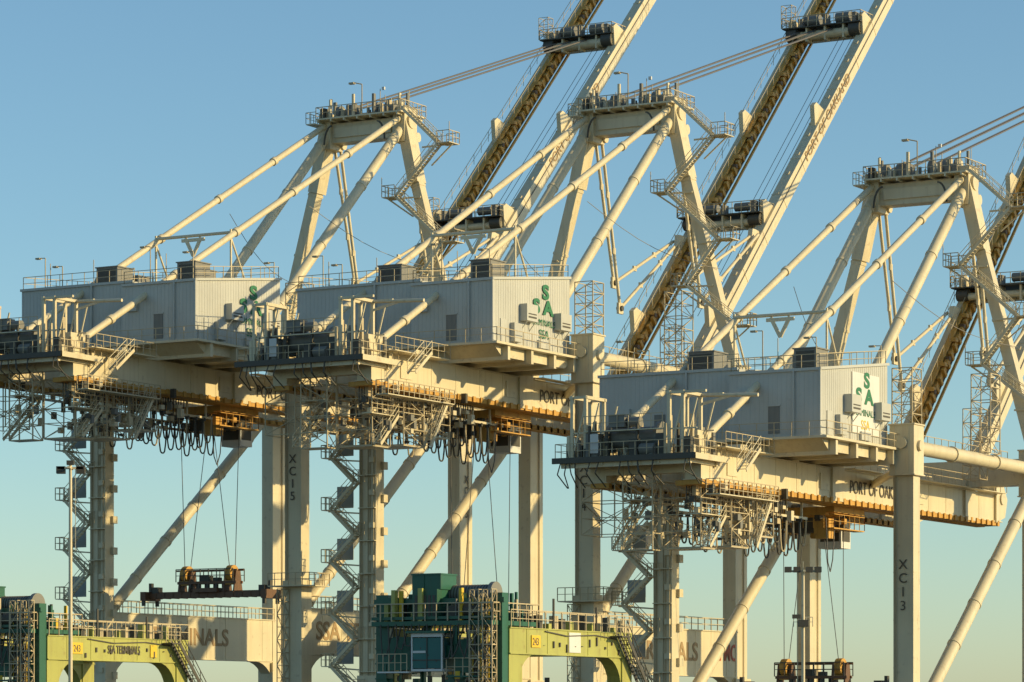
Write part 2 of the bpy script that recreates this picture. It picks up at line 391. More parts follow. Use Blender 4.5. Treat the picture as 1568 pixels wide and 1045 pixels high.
    h.box((-14.35,1.7,51.72),(-14.1,9.98,51.95)); h.box((-12.55,-11.3,52.32),(-12.3,1.7,52.55))
    h.beam((-14.3,9.9,51.85),(-0.6,9.9,53.47),0.2,0.22)
    h.box((-14.3,1.6,46.4),(-14.12,9.95,46.7)); h.box((-14.32,9.78,46.5),(-14.14,9.96,51.8))
    MC.box((-14.26,5.3,46.8),(-14.2,6.3,49.0)); h.box((-14.3,5.2,49.0),(-14.2,6.4,49.1)); MC.box((-12.46,-6.0,46.8),(-12.4,-5.0,49.0))
    h.box((-14.5,2.4,49.4),(-14.2,3.5,50.4)); h.box((-12.7,-9.4,48.4),(-12.4,-8.2,49.6)); h.pipe((-12.55,-3,46.5),(-12.55,-3,52.4),.09,6); h.pipe((-14.35,7.6,46.5),(-14.35,7.6,51.8),.08,6)
    for u,z in ((-8.6,49.5),(-2.6,49.3)):
        h.box((u-0.95,9.86,z-0.75),(u+0.95,10.6,z+0.7)); dk.box((u-.7,10.6,z-.5),(u+.7,10.62,z-.35)); dk.box((u-.7,10.6,z-.2),(u+.7,10.62,z-.1))
        for w in (-.7,.7): h.beam((u+w,10.5,z-.75),(u+w,9.86,z-1.5),.06,.06)
    h.box((-11.2,9.86,46.8),(-9.9,10.3,48.4)); h.box((-6.5,9.86,46.7),(-4.6,10.1,47.4)); h.box((-12.9,9.86,46.6),(-12.0,9.93,48.6))
    hb = D['house_base']
    hb.box((-15.4,0.2,46.2),(-0.4,11.0,46.4)); hb.box((-13.6,-11.8,46.2),(-0.4,0.2,46.4))
    hb.prism([(-14.6,46.2),(-1.0,46.2),(-2.2,45.3),(-13.2,45.3)], 5.2, 10.2)
    hb.prism([(-13.0,46.2),(-1.0,46.2),(-2.2,45.4),(-11.8,45.4)], -10.2, -5.2)
    for u in (-13,-9,-5,-1.5): hb.box((u-0.2,-10.8,45.0),(u+0.2,10.8,46.2))
    R.rail([(-15.4,0.2,46.4),(-15.4,11.0,46.4),(-0.4,11.0,46.4)], sp=1.5)
    R.rail([(-13.6,-11.8,46.4),(-13.6,0.2,46.4)], sp=1.5)
    R.rail([(-14.1,1.9,51.9),(-14.1,9.75,51.9),(-0.8,9.75,53.45)], sp=1.5)
    R.rail([(-14.1,1.9,51.9),(-0.8,1.9,53.45),(-0.8,9.75,53.45)], sp=1.5)
    R.rail([(-12.3,-11.1,52.5),(-12.3,1.7,52.5)], sp=1.5); R.rail([(-12.3,-11.1,52.5),(-0.8,-11.1,53.4),(-.8,1.7,53.4)], sp=1.6)
    for v in (-8.0, -3.0, 5.2): R.rail([(-12.2,v,52.5),(-12.2,v,53.6)], sp=.5)
    for (u,v,w,d,z,hh) in ((-13.0,7.0,2.3,2.0,51.95,1.7),(-11.0,-3.6,2.4,2.4,52.55,1.6),(-6,3.6,1.6,1.6,53,1.0),(-4,-6,2,2,53.1,1.2)):
        MC.box((u,v,z),(u+w,v+d,z+hh)); dk.box((u-.02,v+.2,z+hh*.45),(u,v+d-.2,z+hh*.9)); MC.box((u-.1,v-.1,z+hh),(u+w+.1,v+d+.1,z+hh+.1))
        for k in range(5): dk.box((u-.05,v+.2,z+.1+k*.12),(u-.02,v+d-.2,z+.15+k*.12))
    for (u,v,hh) in ((-13.8,4.6,3.0),(-12.2,-8.6,3.1),(-12.2,-6.6,2.2),(-1,9.4,2.8),(-13.9,9.4,2.2)):
        R.pipe((u,v,51.9),(u,v,52.2+hh),0.05,4); R.pipe((u,v,52.2+hh),(u,v-.8,52.25+hh),0.05,4); R.cbox((u,v-.8,52.2+hh),(.35,.5,.15))
    # ---------------- rear machinery deck
    W.box((-28.2,-6.6,44.0),(-22.4,5.6,44.25)); W.box((-28.0,-6.2,43.5),(-27.7,5.2,44.0)); W.box((-23.4,-6.2,43.5),(-23.1,5.2,44.0))
    for v in (-5,-2.5,0,2.5,5): W.box((-28.1,v-.08,43.6),(-22.5,v+.08,44.0))
    dk.box((-28.41,-6.8,43.85),(-28.2,5.8,44.3)); W.box((-28.4,5.6,43.85),(-22.4,5.8,44.3))
    R.rail([(-28.2,-6.6,44.25),(-28.2,5.6,44.25),(-22.4,5.6,44.25)], sp=1.0)
    R.rail([(-28.2,-6.6,44.25),(-22.4,-6.6,44.25)], sp=1.0)
    for v in (-5.6,-4.4,3.0,4.2):
        for u in (-27.2,-24.2):
            W.box((u-.13,v-.13,44.2),(u+.13,v+.13,49.0)); W.beam((u,v,44.3),(u,v+1.2,48.6),0.1,0.12,(1,0,0))
            W.beam((u,v,46.3),(u,v+1.2,46.3),0.1,0.12,(1,0,0))
    for v in (-5.6,-4.4,3.0,4.2): W.box((-27.4,v-.13,49.0),(-24.0,v+.13,49.25))
    for u in (-27.2,-24.2):
        W.box((u-.12,-5.8,49.02),(u+.12,-4.2,49.22)); W.box((u-.12,2.8,49.02),(u+.12,6.2,49.22))
    W.pipe((-24.2,4.2,49.1),(-24.2,9.2,48.9),0.15,8); W.beam((-24.2,4.3,48.4),(-24.2,6.8,48.95),.12,.2,(1,0,0))
    MC.pipe((-25.8,-2.6,45.9),(-25.8,1.4,45.9),0.8,18)
    MC.pipe((-25.8,-2.9,45.9),(-25.8,-2.6,45.9),1.15,18); MC.pipe((-25.8,1.4,45.9),(-25.8,1.7,45.9),1.15,18)
    MC.box((-27.6,-4.2,44.25),(-26.4,-3.2,46.2)); MC.box((-27.5,-2.2,46.6),(-26.4,-0.8,47.6)); MC.pipe((-27,-.6,47),(-27,.4,47),.4,12)
    dk.box((-27.4,1.9,44.3),(-26.3,2.8,46.0)); dk.box((-25.6,-1.2,44.3),(-24.2,0.6,45.2)); MC.pipe((-27.4,.6,44.8),(-27.4,1.9,44.8),.45,12)
    dk.box((-27.9,-.2,44.3),(-27.2,.5,45.6)); dk.box((-27.9,4.6,44.3),(-27.2,5.2,45.6))
    D['logo_panel'].box((-27.95,-3.6,44.6),(-27.9,-2.9,46.1))
    R.rail([(-27.6,-4.4,46.4),(-27.6,2.6,46.4)],sp=1.0); W.box((-27.6,-4.4,46.3),(-27.0,2.6,46.38))
    for k in range(50):
        u = random.uniform(-28,-23); v = random.uniform(-6.2,5.2); z = 44.25
        (dk,MC,W,R,W)[k%5].box((u,v,z),(u+random.uniform(.15,.45),v+random.uniform(.1,.35),z+random.uniform(.4,3.2)))
    for k in range(14):
        v = random.uniform(-6,5.4); dk.poly([(-28.3,v,44+random.uniform(0,1)),(-28.3,v+random.uniform(-.5,.5),43),(-27,v+random.uniform(-1,1),42)],0.05)
    W.box((-24,4.95,44.98),(-15.2,6.3,45.06)); R.rail([(-24,6.3,45.06),(-15.2,6.3,45.06)], sp=1.0)
    W.stair((-22.6,7.0,43.2),(-20.0,7.0,45.1),0.8,(0,1,0)); W.box((-26,-6.2,44.98),(-12.6,-5.0,45.06)); R.rail([(-26,-6.2,45.06),(-12.6,-6.2,45.06)], sp=1.0)
    # ---------------- hanging maintenance cages and lower walkways
    W.box((-25.6,-2.0,41.0),(-14.6,-0.9,41.06)); W.box((-25.6,5.4,41.2),(-15,6.6,41.28))
    R.rail([(-25.6,6.6,41.28),(-15,6.6,41.28)], sp=.8, mids=3, r=.045); R.rail([(-25.6,5.4,41.28),(-25.6,6.6,41.28)], sp=.6,mids=3)
    R.rail([(-25.6,5.0,39.8),(-16.5,5.0,39.8)], sp=.8, mids=3, r=.045); W.box((-25.6,4.0,39.72),(-16.5,5.0,39.8))
    R.rail([(-25.6,-2.0,41.06),(-14.6,-2.0,41.06)], sp=.8, mids=3)
    R.cage((-26.2,-1.6,37.0),(-24.8,1.0,43.6),5,0.07); R.cage((-24.6,1.0,37.2),(-21.8,4.4,42.4),4,0.06)
    R.cage((-21.6,2.2,37.4),(-18.4,5.6,41.4),3,0.06); R.cage((-25.0,-6.0,38.4),(-21.6,-3.0,42.4),3,0.06)
    R.cage((-17.8,3.4,38.4),(-14.8,6.0,41.6),3,0.05)
    W.box((-26.2,-1.6,36.95),(-24.8,1.0,37.05)); W.box((-24.6,1.0,37.1),(-21.8,4.4,37.2)); W.box((-21.6,2.2,37.3),(-18.4,5.6,37.4)); W.box((-17.8,3.4,38.3),(-14.8,6.0,38.4))
    W.stair((-18.3,5.9,37.4),(-15.6,5.9,41.2),.7,(0,1,0)); W.stair((-24.6,4.9,37.2),(-21.8,4.9,39.8),.7,(0,1,0)); W.stair((-25.4,-2.6,37.2),(-21,-2.6,41),.7,(0,1,0))
    for k in range(120):
        u = random.uniform(-25,-8); v = random.choice((-3,-1,2.4,3.6,5.2)); z = random.uniform(38.4,41.8); d = random.uniform(.2,.6)
        (dk,MC,R,W)[k%4].box((u,v,z),(u+d,v+random.uniform(.2,.5),z+random.uniform(.2,.9)))
    for k in range(46):
        u = -25+k*.4; dk.pipe((u,3.4,42.2),(u+random.uniform(-.1,.1),3.4,random.uniform(39.6,41.2)),0.05,4)
    # festoon cable loops hanging from their track
    for vv, ua, ub, drop, zt in ((-2.4,-16,5,2.8,40.6),(3.0,-15,-2,2.8,40.6)):
        W.box((ua,vv-.12,zt),(ub,vv+.12,zt+.2))
        for k in range(int((ub-ua)/3)+1): W.box((ua+k*3,vv-.08,zt+.2),(ua+k*3+.15,vv+.08,42.4))
        u = ua
        while u < ub:
            w = 1.3; dd = drop*random.uniform(.72,1.08)
            pts = [(u+w*k/8, vv, zt-dd*(1-(2*k/8-1)**4)) for k in range(9)]
            (dk if int(u*3)%3 else R).poly(pts, 0.075, 5); dk.box((u-.1,vv-.2,zt-.25),(u+.1,vv+.2,zt+.05)); u += w
    return D

SUPER = make_super()
SMAT = dict(girders='cream',tie_frame='cream',boom='cream',boom_rail='ochre',boom_brackets='brown',apex='cream',stays='cream',house='house',house_base='cream',
            railings='rail',machinery='grey',dark_fittings='dark',walkways='cream',ropes='rope',logo_panel='white')
SMESH = {k: b.mesh('sts_'+k) for k, b in SUPER.items()}

def make_trolley():
    t = B(); d = B(); c = B()
    t.box((-3.2,-3.4,41.5),(3.2,-2.6,42.3)); t.box((-3.2,2.6,41.5),(3.2,3.4,42.3))
    t.box((-3.2,-2.6,41.3),(-2.5,2.6,42.0)); t.box((2.5,-2.6,41.3),(3.2,2.6,42.0)); t.box((-.4,-2.6,41.3),(.4,2.6,42.0))
    for u in (-2.6,2.6):
        for v in (-2.9,2.9): d.pipe((u,v-.3,42.3),(u,v+.3,42.3),.45,14)
        for v in (-1.8,1.8): d.pipe((u,v-.25,41.2),(u,v+.25,41.2),.6,14)
    t.rail([(-3.2,-3.4,40.2),(3.2,-3.4,40.2),(3.2,3.4,40.2),(-3.2,3.4,40.2),(-3.2,-3.4,40.2)],sp=1.0)
    t.box((-3.2,-3.4,40.1),(3.2,-2.4,40.2)); t.box((-3.2,2.4,40.1),(3.2,3.4,40.2))
    d.box((-1.6,-1.2,39.9),(.6,1.0,41.2)); d.box((1.2,.2,40.2),(2.4,2.2,41.2)); t.box((-3,1.4,39.3),(-1.8,2.8,41)); 
    for k in range(24):
        u=random.uniform(-3,3); v=random.uniform(-3,3); z=random.uniform(39.2,41); (t,d)[k%2].box((u,v,z),(u+random.uniform(.2,.6),v+random.uniform(.2,.5),z+random.uniform(.3,1.1)))
    c.box((3.6,-1.2,38.8),(5.6,1.0,41.0)); c.box((3.5,-1.3,41.0),(5.7,1.1,41.15))
    d.box((3.57,-1.0,39.4),(3.6,.8,40.8)); d.box((3.8,1.0,39.4),(5.4,1.03,40.8))
    return t.mesh('trolley_frame'), d.mesh('trolley_machinery'), c.mesh('operator_cab')
TROL = make_trolley()
def make_spreader():
    s = B(); d = B(); y = B()
    s.box((-.5,-7.0,-.3),(.5,7.0,.2)); s.box((-.3,-7.0,.2),(.3,7.0,.32))
    for k in range(-6,7): s.box((-.54,k-.06,-.34),(.54,k+.06,.24))
    for k in (-1,1):
        s.box((-1.25,k*7.0-.3,-.5),(1.25,k*7.0+.3,.35)); d.box((-.4,k*6.2-.35,.2),(.4,k*6.2+.35,.8)); d.box((-.2,k*6.9-.15,.35),(.2,k*6.9+.15,1.2))
        for u in (-1.1,1.1): d.box((u-.12,k*7-.15,-1.0),(u+.12,k*7+.15,-.5))
        for q in (-.6,.6): s.prism([(-.7,.3),(.7,.3),(.35,2.2),(-.35,2.2)],k*2.6+q-.08,k*2.6+q+.08)
        y.pipe((-.1,k*2.6-.3,2.0),(-.1,k*2.6+.3,2.0),.75,16); d.pipe((-.1,k*2.6-.5,2.0),(-.1,k*2.6+.5,2.0),.3,12); y.box((-.5,k*2.6-.5,.9),(.3,k*2.6+.4,1.3))
    s.box((-.6,-3.4,1.0),(-.4,3.4,1.25)); s.box((.4,-3.4,1.0),(.6,3.4,1.25)); s.box((-.9,-1.4,.2),(.9,1.4,.6)); d.box((-.5,-.9,1.1),(.4,.1,1.8)); d.box((-.4,.6,1.1),(.3,1.2,1.6)); s.box((-.6,-3.5,2.2),(-.5,3.5,2.35)); s.box((.5,-3.5,2.2),(.6,3.5,2.35))
    for k in range(8): d.box((-.6+(k%2)*.4,-2.0+k*.5,.6),(-.3+(k%2)*.4,-1.8+k*.5,1.0))
    d.rail([(-.95,-3.3,1.2),(-.95,3.3,1.2)],h=1.2,sp=.9,r=.05); d.rail([(.95,-3.3,1.2),(.95,3.3,1.2)],h=1.2,sp=.9,r=.05)
    return s.mesh('spreader_beam'), d.mesh('spreader_gear'), y.mesh('spreader_sheaves')
SPR = make_spreader()
paintred = paint('maker_red', (0.45,0.10,0.04), .6, .2)

def crane(Dk, zoff, number, tu, spz, logo_panel=False):
    e = root('container_crane', -3.1+SA*Dk, 294-CA*Dk, zoff)
    for k, me in SMESH.items(): link(k, me, M[SMAT[k]], e)
    b = B(); z0 = -zoff
    for u in (0, G):
        hu, hv = (.7,.9) if u == 0 else (1.25,.68)     # waterside legs are deeper along the boom
        for s in (-1,1):
            b.box((u-hu, s*BV-hv, z0+2.6), (u+hu, s*BV+hv, 44.2))
            if u == 0: b.box((u-.85, s*BV-1.05, z0+2.6), (u+.85, s*BV+1.05, 25.4 if s==1 else 18.5))
            for z in range(24,44,4): b.box((u-hu-.015, s*BV-hv-.015, z), (u+hu+.015, s*BV+hv+.015, z+.08))
            if u == G: b.box((u-1.6,s*BV-.92,z0+2.6),(u+1.6,s*BV+.92,18.4))
        b.box((u-.8, -BV-3, z0+1.6), (u+.8, BV+3, z0+3.4))
    link('legs', b.mesh('crane_legs'), M['cream'], e)
    b = B()
    for u in (0, G):
        for s in (-1,1):
            for k in range(4):
                c = s*BV+(-4.2+k*2.8); b.box((u-.5,c-1.1,z0+.7),(u+.5,c+1.1,z0+1.5))
                for q in (-.6,.6): b.pipe((u-.18,c+q,z0+.42),(u+.18,c+q,z0+.42),.4,14)
    link('bogies', b.mesh('crane_bogies'), M['dark'], e)
    w = B(); r = B(); ms = B()
    z = 41.0; side = 0
    va, vb = -BV-1.3, -BV-3.9
    while z-2.5 > z0+3:
        p, q = ((va, vb) if side == 0 else (vb, va))
        w.stair((-.6,p,z),(-.6,q,z-2.4),.75)
        zz = z-2.4
        if side == 0:
            w.box((-1.1,vb-.9,zz-.08),(0.9,vb+.2,zz)); r.rail([(-1.1,vb+.2,zz),(-1.1,vb-.9,zz),(.9,vb-.9,zz),(.9,vb+.2,zz)],sp=.6,r=.045)
            w.beam((0,-BV-.9,zz-.4),(0,vb-.8,zz-.1),.12,.14,(1,0,0)); w.beam((0,-BV-.9,zz-2.0),(0,vb-.2,zz-.1),.1,.12,(1,0,0))
            ms.box((.5,vb-.2,zz+.2),(.54,vb+1.6,zz+2.2))
        else:
            w.box((-1.1,va-.1,zz-.08),(0.6,va+.5,zz)); r.rail([(-1.1,va,zz),(-1.1,va+1.2,zz)],sp=.7)
        side = 1-side; z = zz
    for k in range(12):
        z = 41-k*3.0
        if z < z0+4: break
        w.box((-.98,-BV+.3,z),(-.7,-BV+.8,z+.5)); w.box((-1.1,-BV-.8,z-1.2),(-.7,-BV+1.0,z-1.12)); w.box((.2,-BV+.9,z-.6),(.9,-BV+1.2,z+.1))
    for v in (.1,.3,.7): r.pipe((-.78,-BV+v,z0+3),(-.78,-BV+v,42),.04,4)
    for s in (-1,1):
        for v in (-.75,-.6): r.pipe((-.8,s*BV+v,z0+3),(-.8,s*BV+v,44),.045,4)
        for v in (.3,.45): r.pipe((G+v,s*BV+.74,z0+3),(G+v,s*BV+.74,44),.035,4)
    r.cage((-1.7,BV-1.1,z0+3),(-.9,BV-.3,24.6),20,.05)
    w.box((-1.9,BV-2.0,24.8),(1.5,BV+2.6,24.9)); r.rail([(-1.9,BV-2.0,24.9),(-1.9,BV+2.6,24.9),(1.5,BV+2.6,24.9),(1.5,BV-2,24.9)],sp=.8,r=.045)
    for s in (-1,1):
        r.rail([(1,s*BV+.7,22.9),(G-1,s*BV+.7,22.9)],sp=1.4,r=.045); r.rail([(1,s*BV-.7,22.9),(G-1,s*BV-.7,22.9)],sp=1.4,r=.045)
    link('stair_tower', w.mesh('stair_tower'), M['cream'], e); link('stair_railings', r.mesh('stair_railings'), M['rail'], e); link('landing_panels', ms.mesh('landing_panels'), M['mesh'], e)
    for nm, me, mt in zip(('trolley_frame','trolley_machinery','operator_cab'), TROL, ('ochre','dark','white')): link(nm, me, M[mt], e, (tu,0,0))
    for nm, me, mt in zip(('spreader_beam','spreader_gear','spreader_sheaves'), SPR, ('red','dark','ochre')): link(nm, me, M[mt], e, (tu,0,spz))
    b = B()
    for v in (-2.6,2.6):
        for du in (-.45,.45): b.pipe((tu+du*5,v*.7,41.2),(tu+du,v,spz+2.4),.035,4)
    b.poly([(tu-4,3,41),(tu-3.6,3,37.2),(tu-3.1,3,36.4),(tu-2.6,3,37.5),(tu-2.2,3,41)],.05)
    link('hoist_ropes', b.mesh('hoist_ropes'), M['rope'], e)
    text('port_lettering','PORT OF OAKLAND',1.55,M['ink'],e,2.6,GV+.76,43.1,sx=.92,bold=.01)
    uu = 60.0
    text('boom_lettering','PORT OF OAKLAND',1.45,M['tan'],e,uu,GV+.63,bz(uu)-.5,tilt=math.atan(.96),sx=1.15,bold=.01)
    for s in (1,-1): text('portal_lettering','SSA TERMINALS',2.4,M['tan'],e,2.2,s*BV+.66,20.0,sx=1.08,bold=.04)
    text('maker_lettering','ZPMC',2.2,paintred,e,23.6,BV+.66,20.1,sx=.85,bold=.04)
    for i, ch in enumerate('XC'+number):
        text('number_'+ch, ch, 1.15, M['ink'], e, -.78, BV, 36.3-i*1.15, 'front', align='CENTER')
        text('number_far_'+ch, ch, 1.15, M['ink'], e, G, BV+.78, 36.3-i*1.15, 'side', align='CENTER')
    if logo_panel:
        b = B(); b.box((-8.0,9.9,47.2),(-2.6,9.93,52.2)); link('logo_sign', b.mesh('logo_sign'), M['white'], e)
    # company emblem: stepped S, S, A over the company word
    for i, (ch, du, dz, sz) in enumerate((('S',-5.7,51.1,1.7),('S',-7.3,49.75,1.7),('A',-5.5,49.75,1.7))):
        text('logo_'+str(i), ch, sz, M['green'], e, du, 9.95, dz, sx=1.45, bold=.07)
    text('logo_word','TERMINALS',.8,M['green'],e,-7.9,9.95,48.7,sx=1.1)
    text('logo_sub','SSA',1.1,M['yellow'] if logo_panel else M['green'],e,-6.3,9.95,47.6,sx=1.0)
    return e
crane(-30.8, 2.0, '15', 2.0, 24.4)
crane(0.0, 0.0, '14', 0.5, 17.0)
crane(30.4, -9.3, '13', 6.0, 26.3, True)

# ------------------------------------------------------------ yard gantry cranes
def rtg(Dk, textd):
    e = root('yard_gantry_crane', -4.64+SA*Dk, 215-CA*Dk, 0)
    lime = B(); teal = B(); dk = B(); rl = B(); gl = B(); wh = B(); ye = B(); gr = B()
    V = 4.4
    for s in (-1,1):
        teal.box((-.4,s*V-.45,1.6),(.4,s*V+.45,22.6))
        lime.box((.4,s*V-.55,18.7),(17.4,s*V+.55,20.3))
        lime.box((.4,s*V-.62,20.3),(17.5,s*V+.62,20.38)); lime.box((0.4,s*V-.62,18.62),(17.4,s*V+.62,18.7))
        for k in range(6): lime.box((2.6+k*2.8,s*V-.58,18.7),(2.68+k*2.8,s*V+.58,20.3))
        lime.box((15.9,s*V-.6,1.6),(17.3,s*V+.6,18.62))
        pts = [(15.9,18.62),(13.7,18.62)]+[(13.7+2.2*math.sin(math.pi/2*i/7),18.62-2.2*(1-math.cos(math.pi/2*i/7))) for i in range(1,8)]
        lime.prism(pts, s*V-.5, s*V+.5)
        lime.box((0.4,s*V-.5,1.6),(1.7,s*V+.5,18.62))
        pts = [(1.7,18.62),(3.9,18.62)]+[(3.9-2.2*math.sin(math.pi/2*i/7),18.62-2.2*(1-math.cos(math.pi/2*i/7))) for i in range(1,8)]
        lime.prism(pts, s*V-.45, s*V+.45)
        rl.rail([(.5,s*V+.6,20.38),(17.4,s*V+.6,20.38)],sp=1.1,r=.04); rl.rail([(5,s*V-.6,20.38),(17.4,s*V-.6,20.38)],sp=1.1,r=.04)
        for u in (16.6,.6):
            for q in (-.9,.9): dk.pipe((u-.3,s*V+q,.8),(u+.3,s*V+q,.8),.8,18)
        for k in range(12):
            u = 4.8+k*1.05+random.uniform(-.3,.3); h = random.uniform(.3,1.2)
            (dk,lime,rl)[k%3].box((u,s*V-.2,20.38),(u+random.uniform(.2,.5),s*V+.25,20.38+h))
            dk.box((u,s*V+.56,18.8+random.random()*1.2),(u+.15,s*V+.64,19.1+random.random()*.4))
        dk.poly([(5,s*V+.62,20.2),(8,s*V+.62,19.95),(12,s*V+.62,20.1),(15,s*V+.62,19.9)],.05)
        dk.box((6,s*V+.6,20.45),(6.15,s*V+.7,22.4)); dk.box((12,s*V+.6,20.45),(12.1,s*V+.7,22.0))
    teal.box((-.35,-V,18.4),(.35,V,19.4)); lime.box((16.2,-V,1.7),(17.1,V,2.6)); teal.box((-.35,-V,1.7),(.35,V,2.6)); lime.box((16.0,-V,18.8),(17.2,V,20.1))
    teal.box((-.45,-V-.6,22.0),(-.1,V+.6,22.3))
    for k in range(20): teal.box((-.46,V-.5,2+k*1.0),(-.4,V+.5,2.08+k*1.0)); teal.box((-.46,-V-.5,2+k*1.0),(-.4,-V+.5,2.08+k*1.0))
    dk.stair((15.0,V+1.1,20.2),(19.6,V+1.1,15.0),.7,(0,1,0)); dk.box((14.0,V+.65,20.0),(15.2,V+1.6,20.1)); rl.rail([(13.2,V+1.6,20.1),(15.0,V+1.6,20.1)],sp=.6)
    dk.stair((19.6,V+1.1,15.0),(15.4,V+1.1,10.2),.7,(0,1,0))
    teal.box((-1.2,-V-.3,20.5),(4.6,V+.2,20.8)); teal.box((-1.2,-V-.3,20.9),(-.9,V+.2,21.1)); dk.box((4.2,-V,20.8),(4.6,V,21.2))
    teal.box((-.6,-1.9,22.9),(1.4,.3,23.9)); teal.box((-.5,-4.0,20.8),(.8,-2.9,22.4)); teal.box((-.9,-1.7,20.8),(1.2,0.2,22.9))
    teal.box((-.64,-1.0,22.9),(-.6,-.95,23.9)); teal.box((-.66,-1.95,23.85),(1.46,.35,23.95))
    for k in range(5): dk.box((-.93,-1.5+k*.34,21.1),(-.9,-1.3+k*.34,22.5))
    gr.pipe((1.2,.2,22.6),(1.2,3.2,22.6),.6,20); gr.pipe((1.2,-.1,22.6),(1.2,.2,22.6),.8,20); gr.pipe((1.2,3.2,22.6),(1.2,3.5,22.6),.8,20)
    for k in range(13): dk.pipe((1.2,.3+k*.22,22.6),(1.2,.38+k*.22,22.6),.63,20)
    dk.box((.6,-.1,20.8),(1.8,.2,22.6)); dk.box((.6,3.1,20.8),(1.8,3.5,22.6)); dk.box((-.6,.7,20.8),(.3,1.5,21.8)); dk.pipe((-.6,2.0,21.5),(-.6,3.6,21.5),.5,14)
    teal.box((2.6,-3.6,20.8),(4.0,-1.0,22.0)); gr.box((2.4,.6,20.8),(3.8,2.6,21.8))
    for k in range(110):
        u=random.uniform(-1.2,3.8); v=random.uniform(-V,V-.4); z=20.8
        (dk,teal,ye,teal,gr,rl,teal,lime)[k%8].box((u,v,z),(u+random.uniform(.12,.4),v+random.uniform(.08,.35),z+random.uniform(.3,2.2)))
    for k in range(60):
        u=random.uniform(-1.1,.2); v=random.uniform(-V,V-.4); z=random.uniform(15.5,20.2)
        (dk,teal,teal,rl,teal)[k%5].box((u,v,z),(u+random.uniform(.1,.4),v+random.uniform(.08,.5),z+random.uniform(.2,1.2)))
    rl.rail([(-1.3,-V-.4,20.8),(-1.3,V+.3,20.8),(4.7,V+.3,20.8),(4.7,-V-.4,20.8),(-1.3,-V-.4,20.8)],sp=.9,r=.045)
    for q in (0,1): rl.cage((-1.3,V-1.5+q*1.0,12.0),(-.7,V-.8+q*1.0,22.8),12,.045)
    for k in range(9): (rl,ye,dk)[k%3].pipe((-1.0,V-1.6+k*.2,13),(-1.0,V-1.6+k*.2,22.2),.035,4)
    for k in range(12): rl.box((-1.1,V-1.7,13.2+k*.75),(-.9,V+.2,13.28+k*.75))
    for k in range(14):
        v0 = -4+k*.6; dk.poly([(-1.2,v0,20.6),(-1.3,v0+.2,19.4-random.random()*1.4),(-1.25,v0+.5,19.2-random.random()),(-1.0,v0+.9,20.5)],.05)
    # cab below the trolley
    O = 1.1
    wh.box((-1.4,-2.6+O,17.5),(.6,-.2+O,17.65)); wh.box((-1.4,-2.6+O,19.75),(.6,-.2+O,20.0))
    for (u,v) in ((-1.35,-2.55),(-1.35,-.25),(.55,-2.55),(.55,-.25)): wh.box((u-.05,v+O-.05,17.65),(u+.05,v+O+.05,19.75))
    dk.box((-1.38,-1.43+O,17.7),(-1.34,-1.37+O,19.7)); wh.box((-1.38,-2.5+O,18.7),(-1.34,-1.5+O,18.85)); dk.box((-1.37,-2.55+O,18.2),(-1.33,-.25+O,18.27)); wh.box((.3,-2.5+O,17.7),(.5,-.3+O,19.7))
    gl.box((-1.33,-2.5+O,17.7),(-1.30,-.3+O,19.7)); gl.box((-1.3,-.28+O,17.7),(.3,-.25+O,19.7)); gl.box((-1.3,-2.55+O,17.7),(.3,-2.52+O,19.7))
    teal.box((-1.6,-2.9+O,20.0),(1.0,.1+O,20.15)); rl.rail([(-1.6,-4.0,17.5),(-1.6,-1.7,17.5)],sp=.5); wh.box((-1.6,-4.0,17.4),(-.2,-1.6,17.5))
    teal.box((-.9,1.5,17.4),(.4,2.6,19.6)); ye.box((-1.0,1.6,17.0),(-.95,2.0,17.5)); dk.box((-.8,2.8,16.8),(.2,3.6,18.3)); teal.box((-.7,-3.8,17.6),(.3,-2.0,19.8))
    rl.rail([(-1.2,1.1,17.2),(-1.2,3.6,17.2)],sp=.6); teal.box((-1.2,1.1,17.1),(.4,3.6,17.2))
    lime.box((1.0,-3.4,15.2),(2.2,3.4,15.9)); lime.box((1.2,-1.2,15.9),(2.0,1.2,16.8)); lime.box((.6,-6.2,14.4),(2.6,6.2,14.9))
    for v in (-2.4,2.4): dk.pipe((1.6,v,15.9),(1.6,v,20.6),.04,4)
    ye.box((3.2,V+.58,19.1),(4.4,V+.62,19.9))
    if not textd: wh.box((8.3,V+.58,18.85),(9.9,V+.62,20.2))
    else: ye.box((12.6,V+.58,19.0),(13.4,V+.62,19.9))
    ye.box((-.48,V-.4,16.4),(-.46,V+.0,16.9))
    for nm, bb, mt in (('girders_and_legs',lime,'lime'),('leg_frame',teal,'teal'),('fittings',dk,'dark'),('railings',rl,'rail'),('cab_glass',gl,'glass'),('cab_frame',wh,'white'),('signs',ye,'yellow'),('hoist_drum',gr,'grey')):
        link(nm, bb.mesh('yard_'+nm), M[mt], e)
    if textd: text('company_lettering','SSA TERMINALS',.85,M['ink'],e,7.4,V+.6,19.2,sx=.66,bold=.01)
    text('unit_number','243',.7,M['ink'],e,3.3,V+.63,19.25,sx=.8)
rtg(0,False); rtg(-37.9,True)

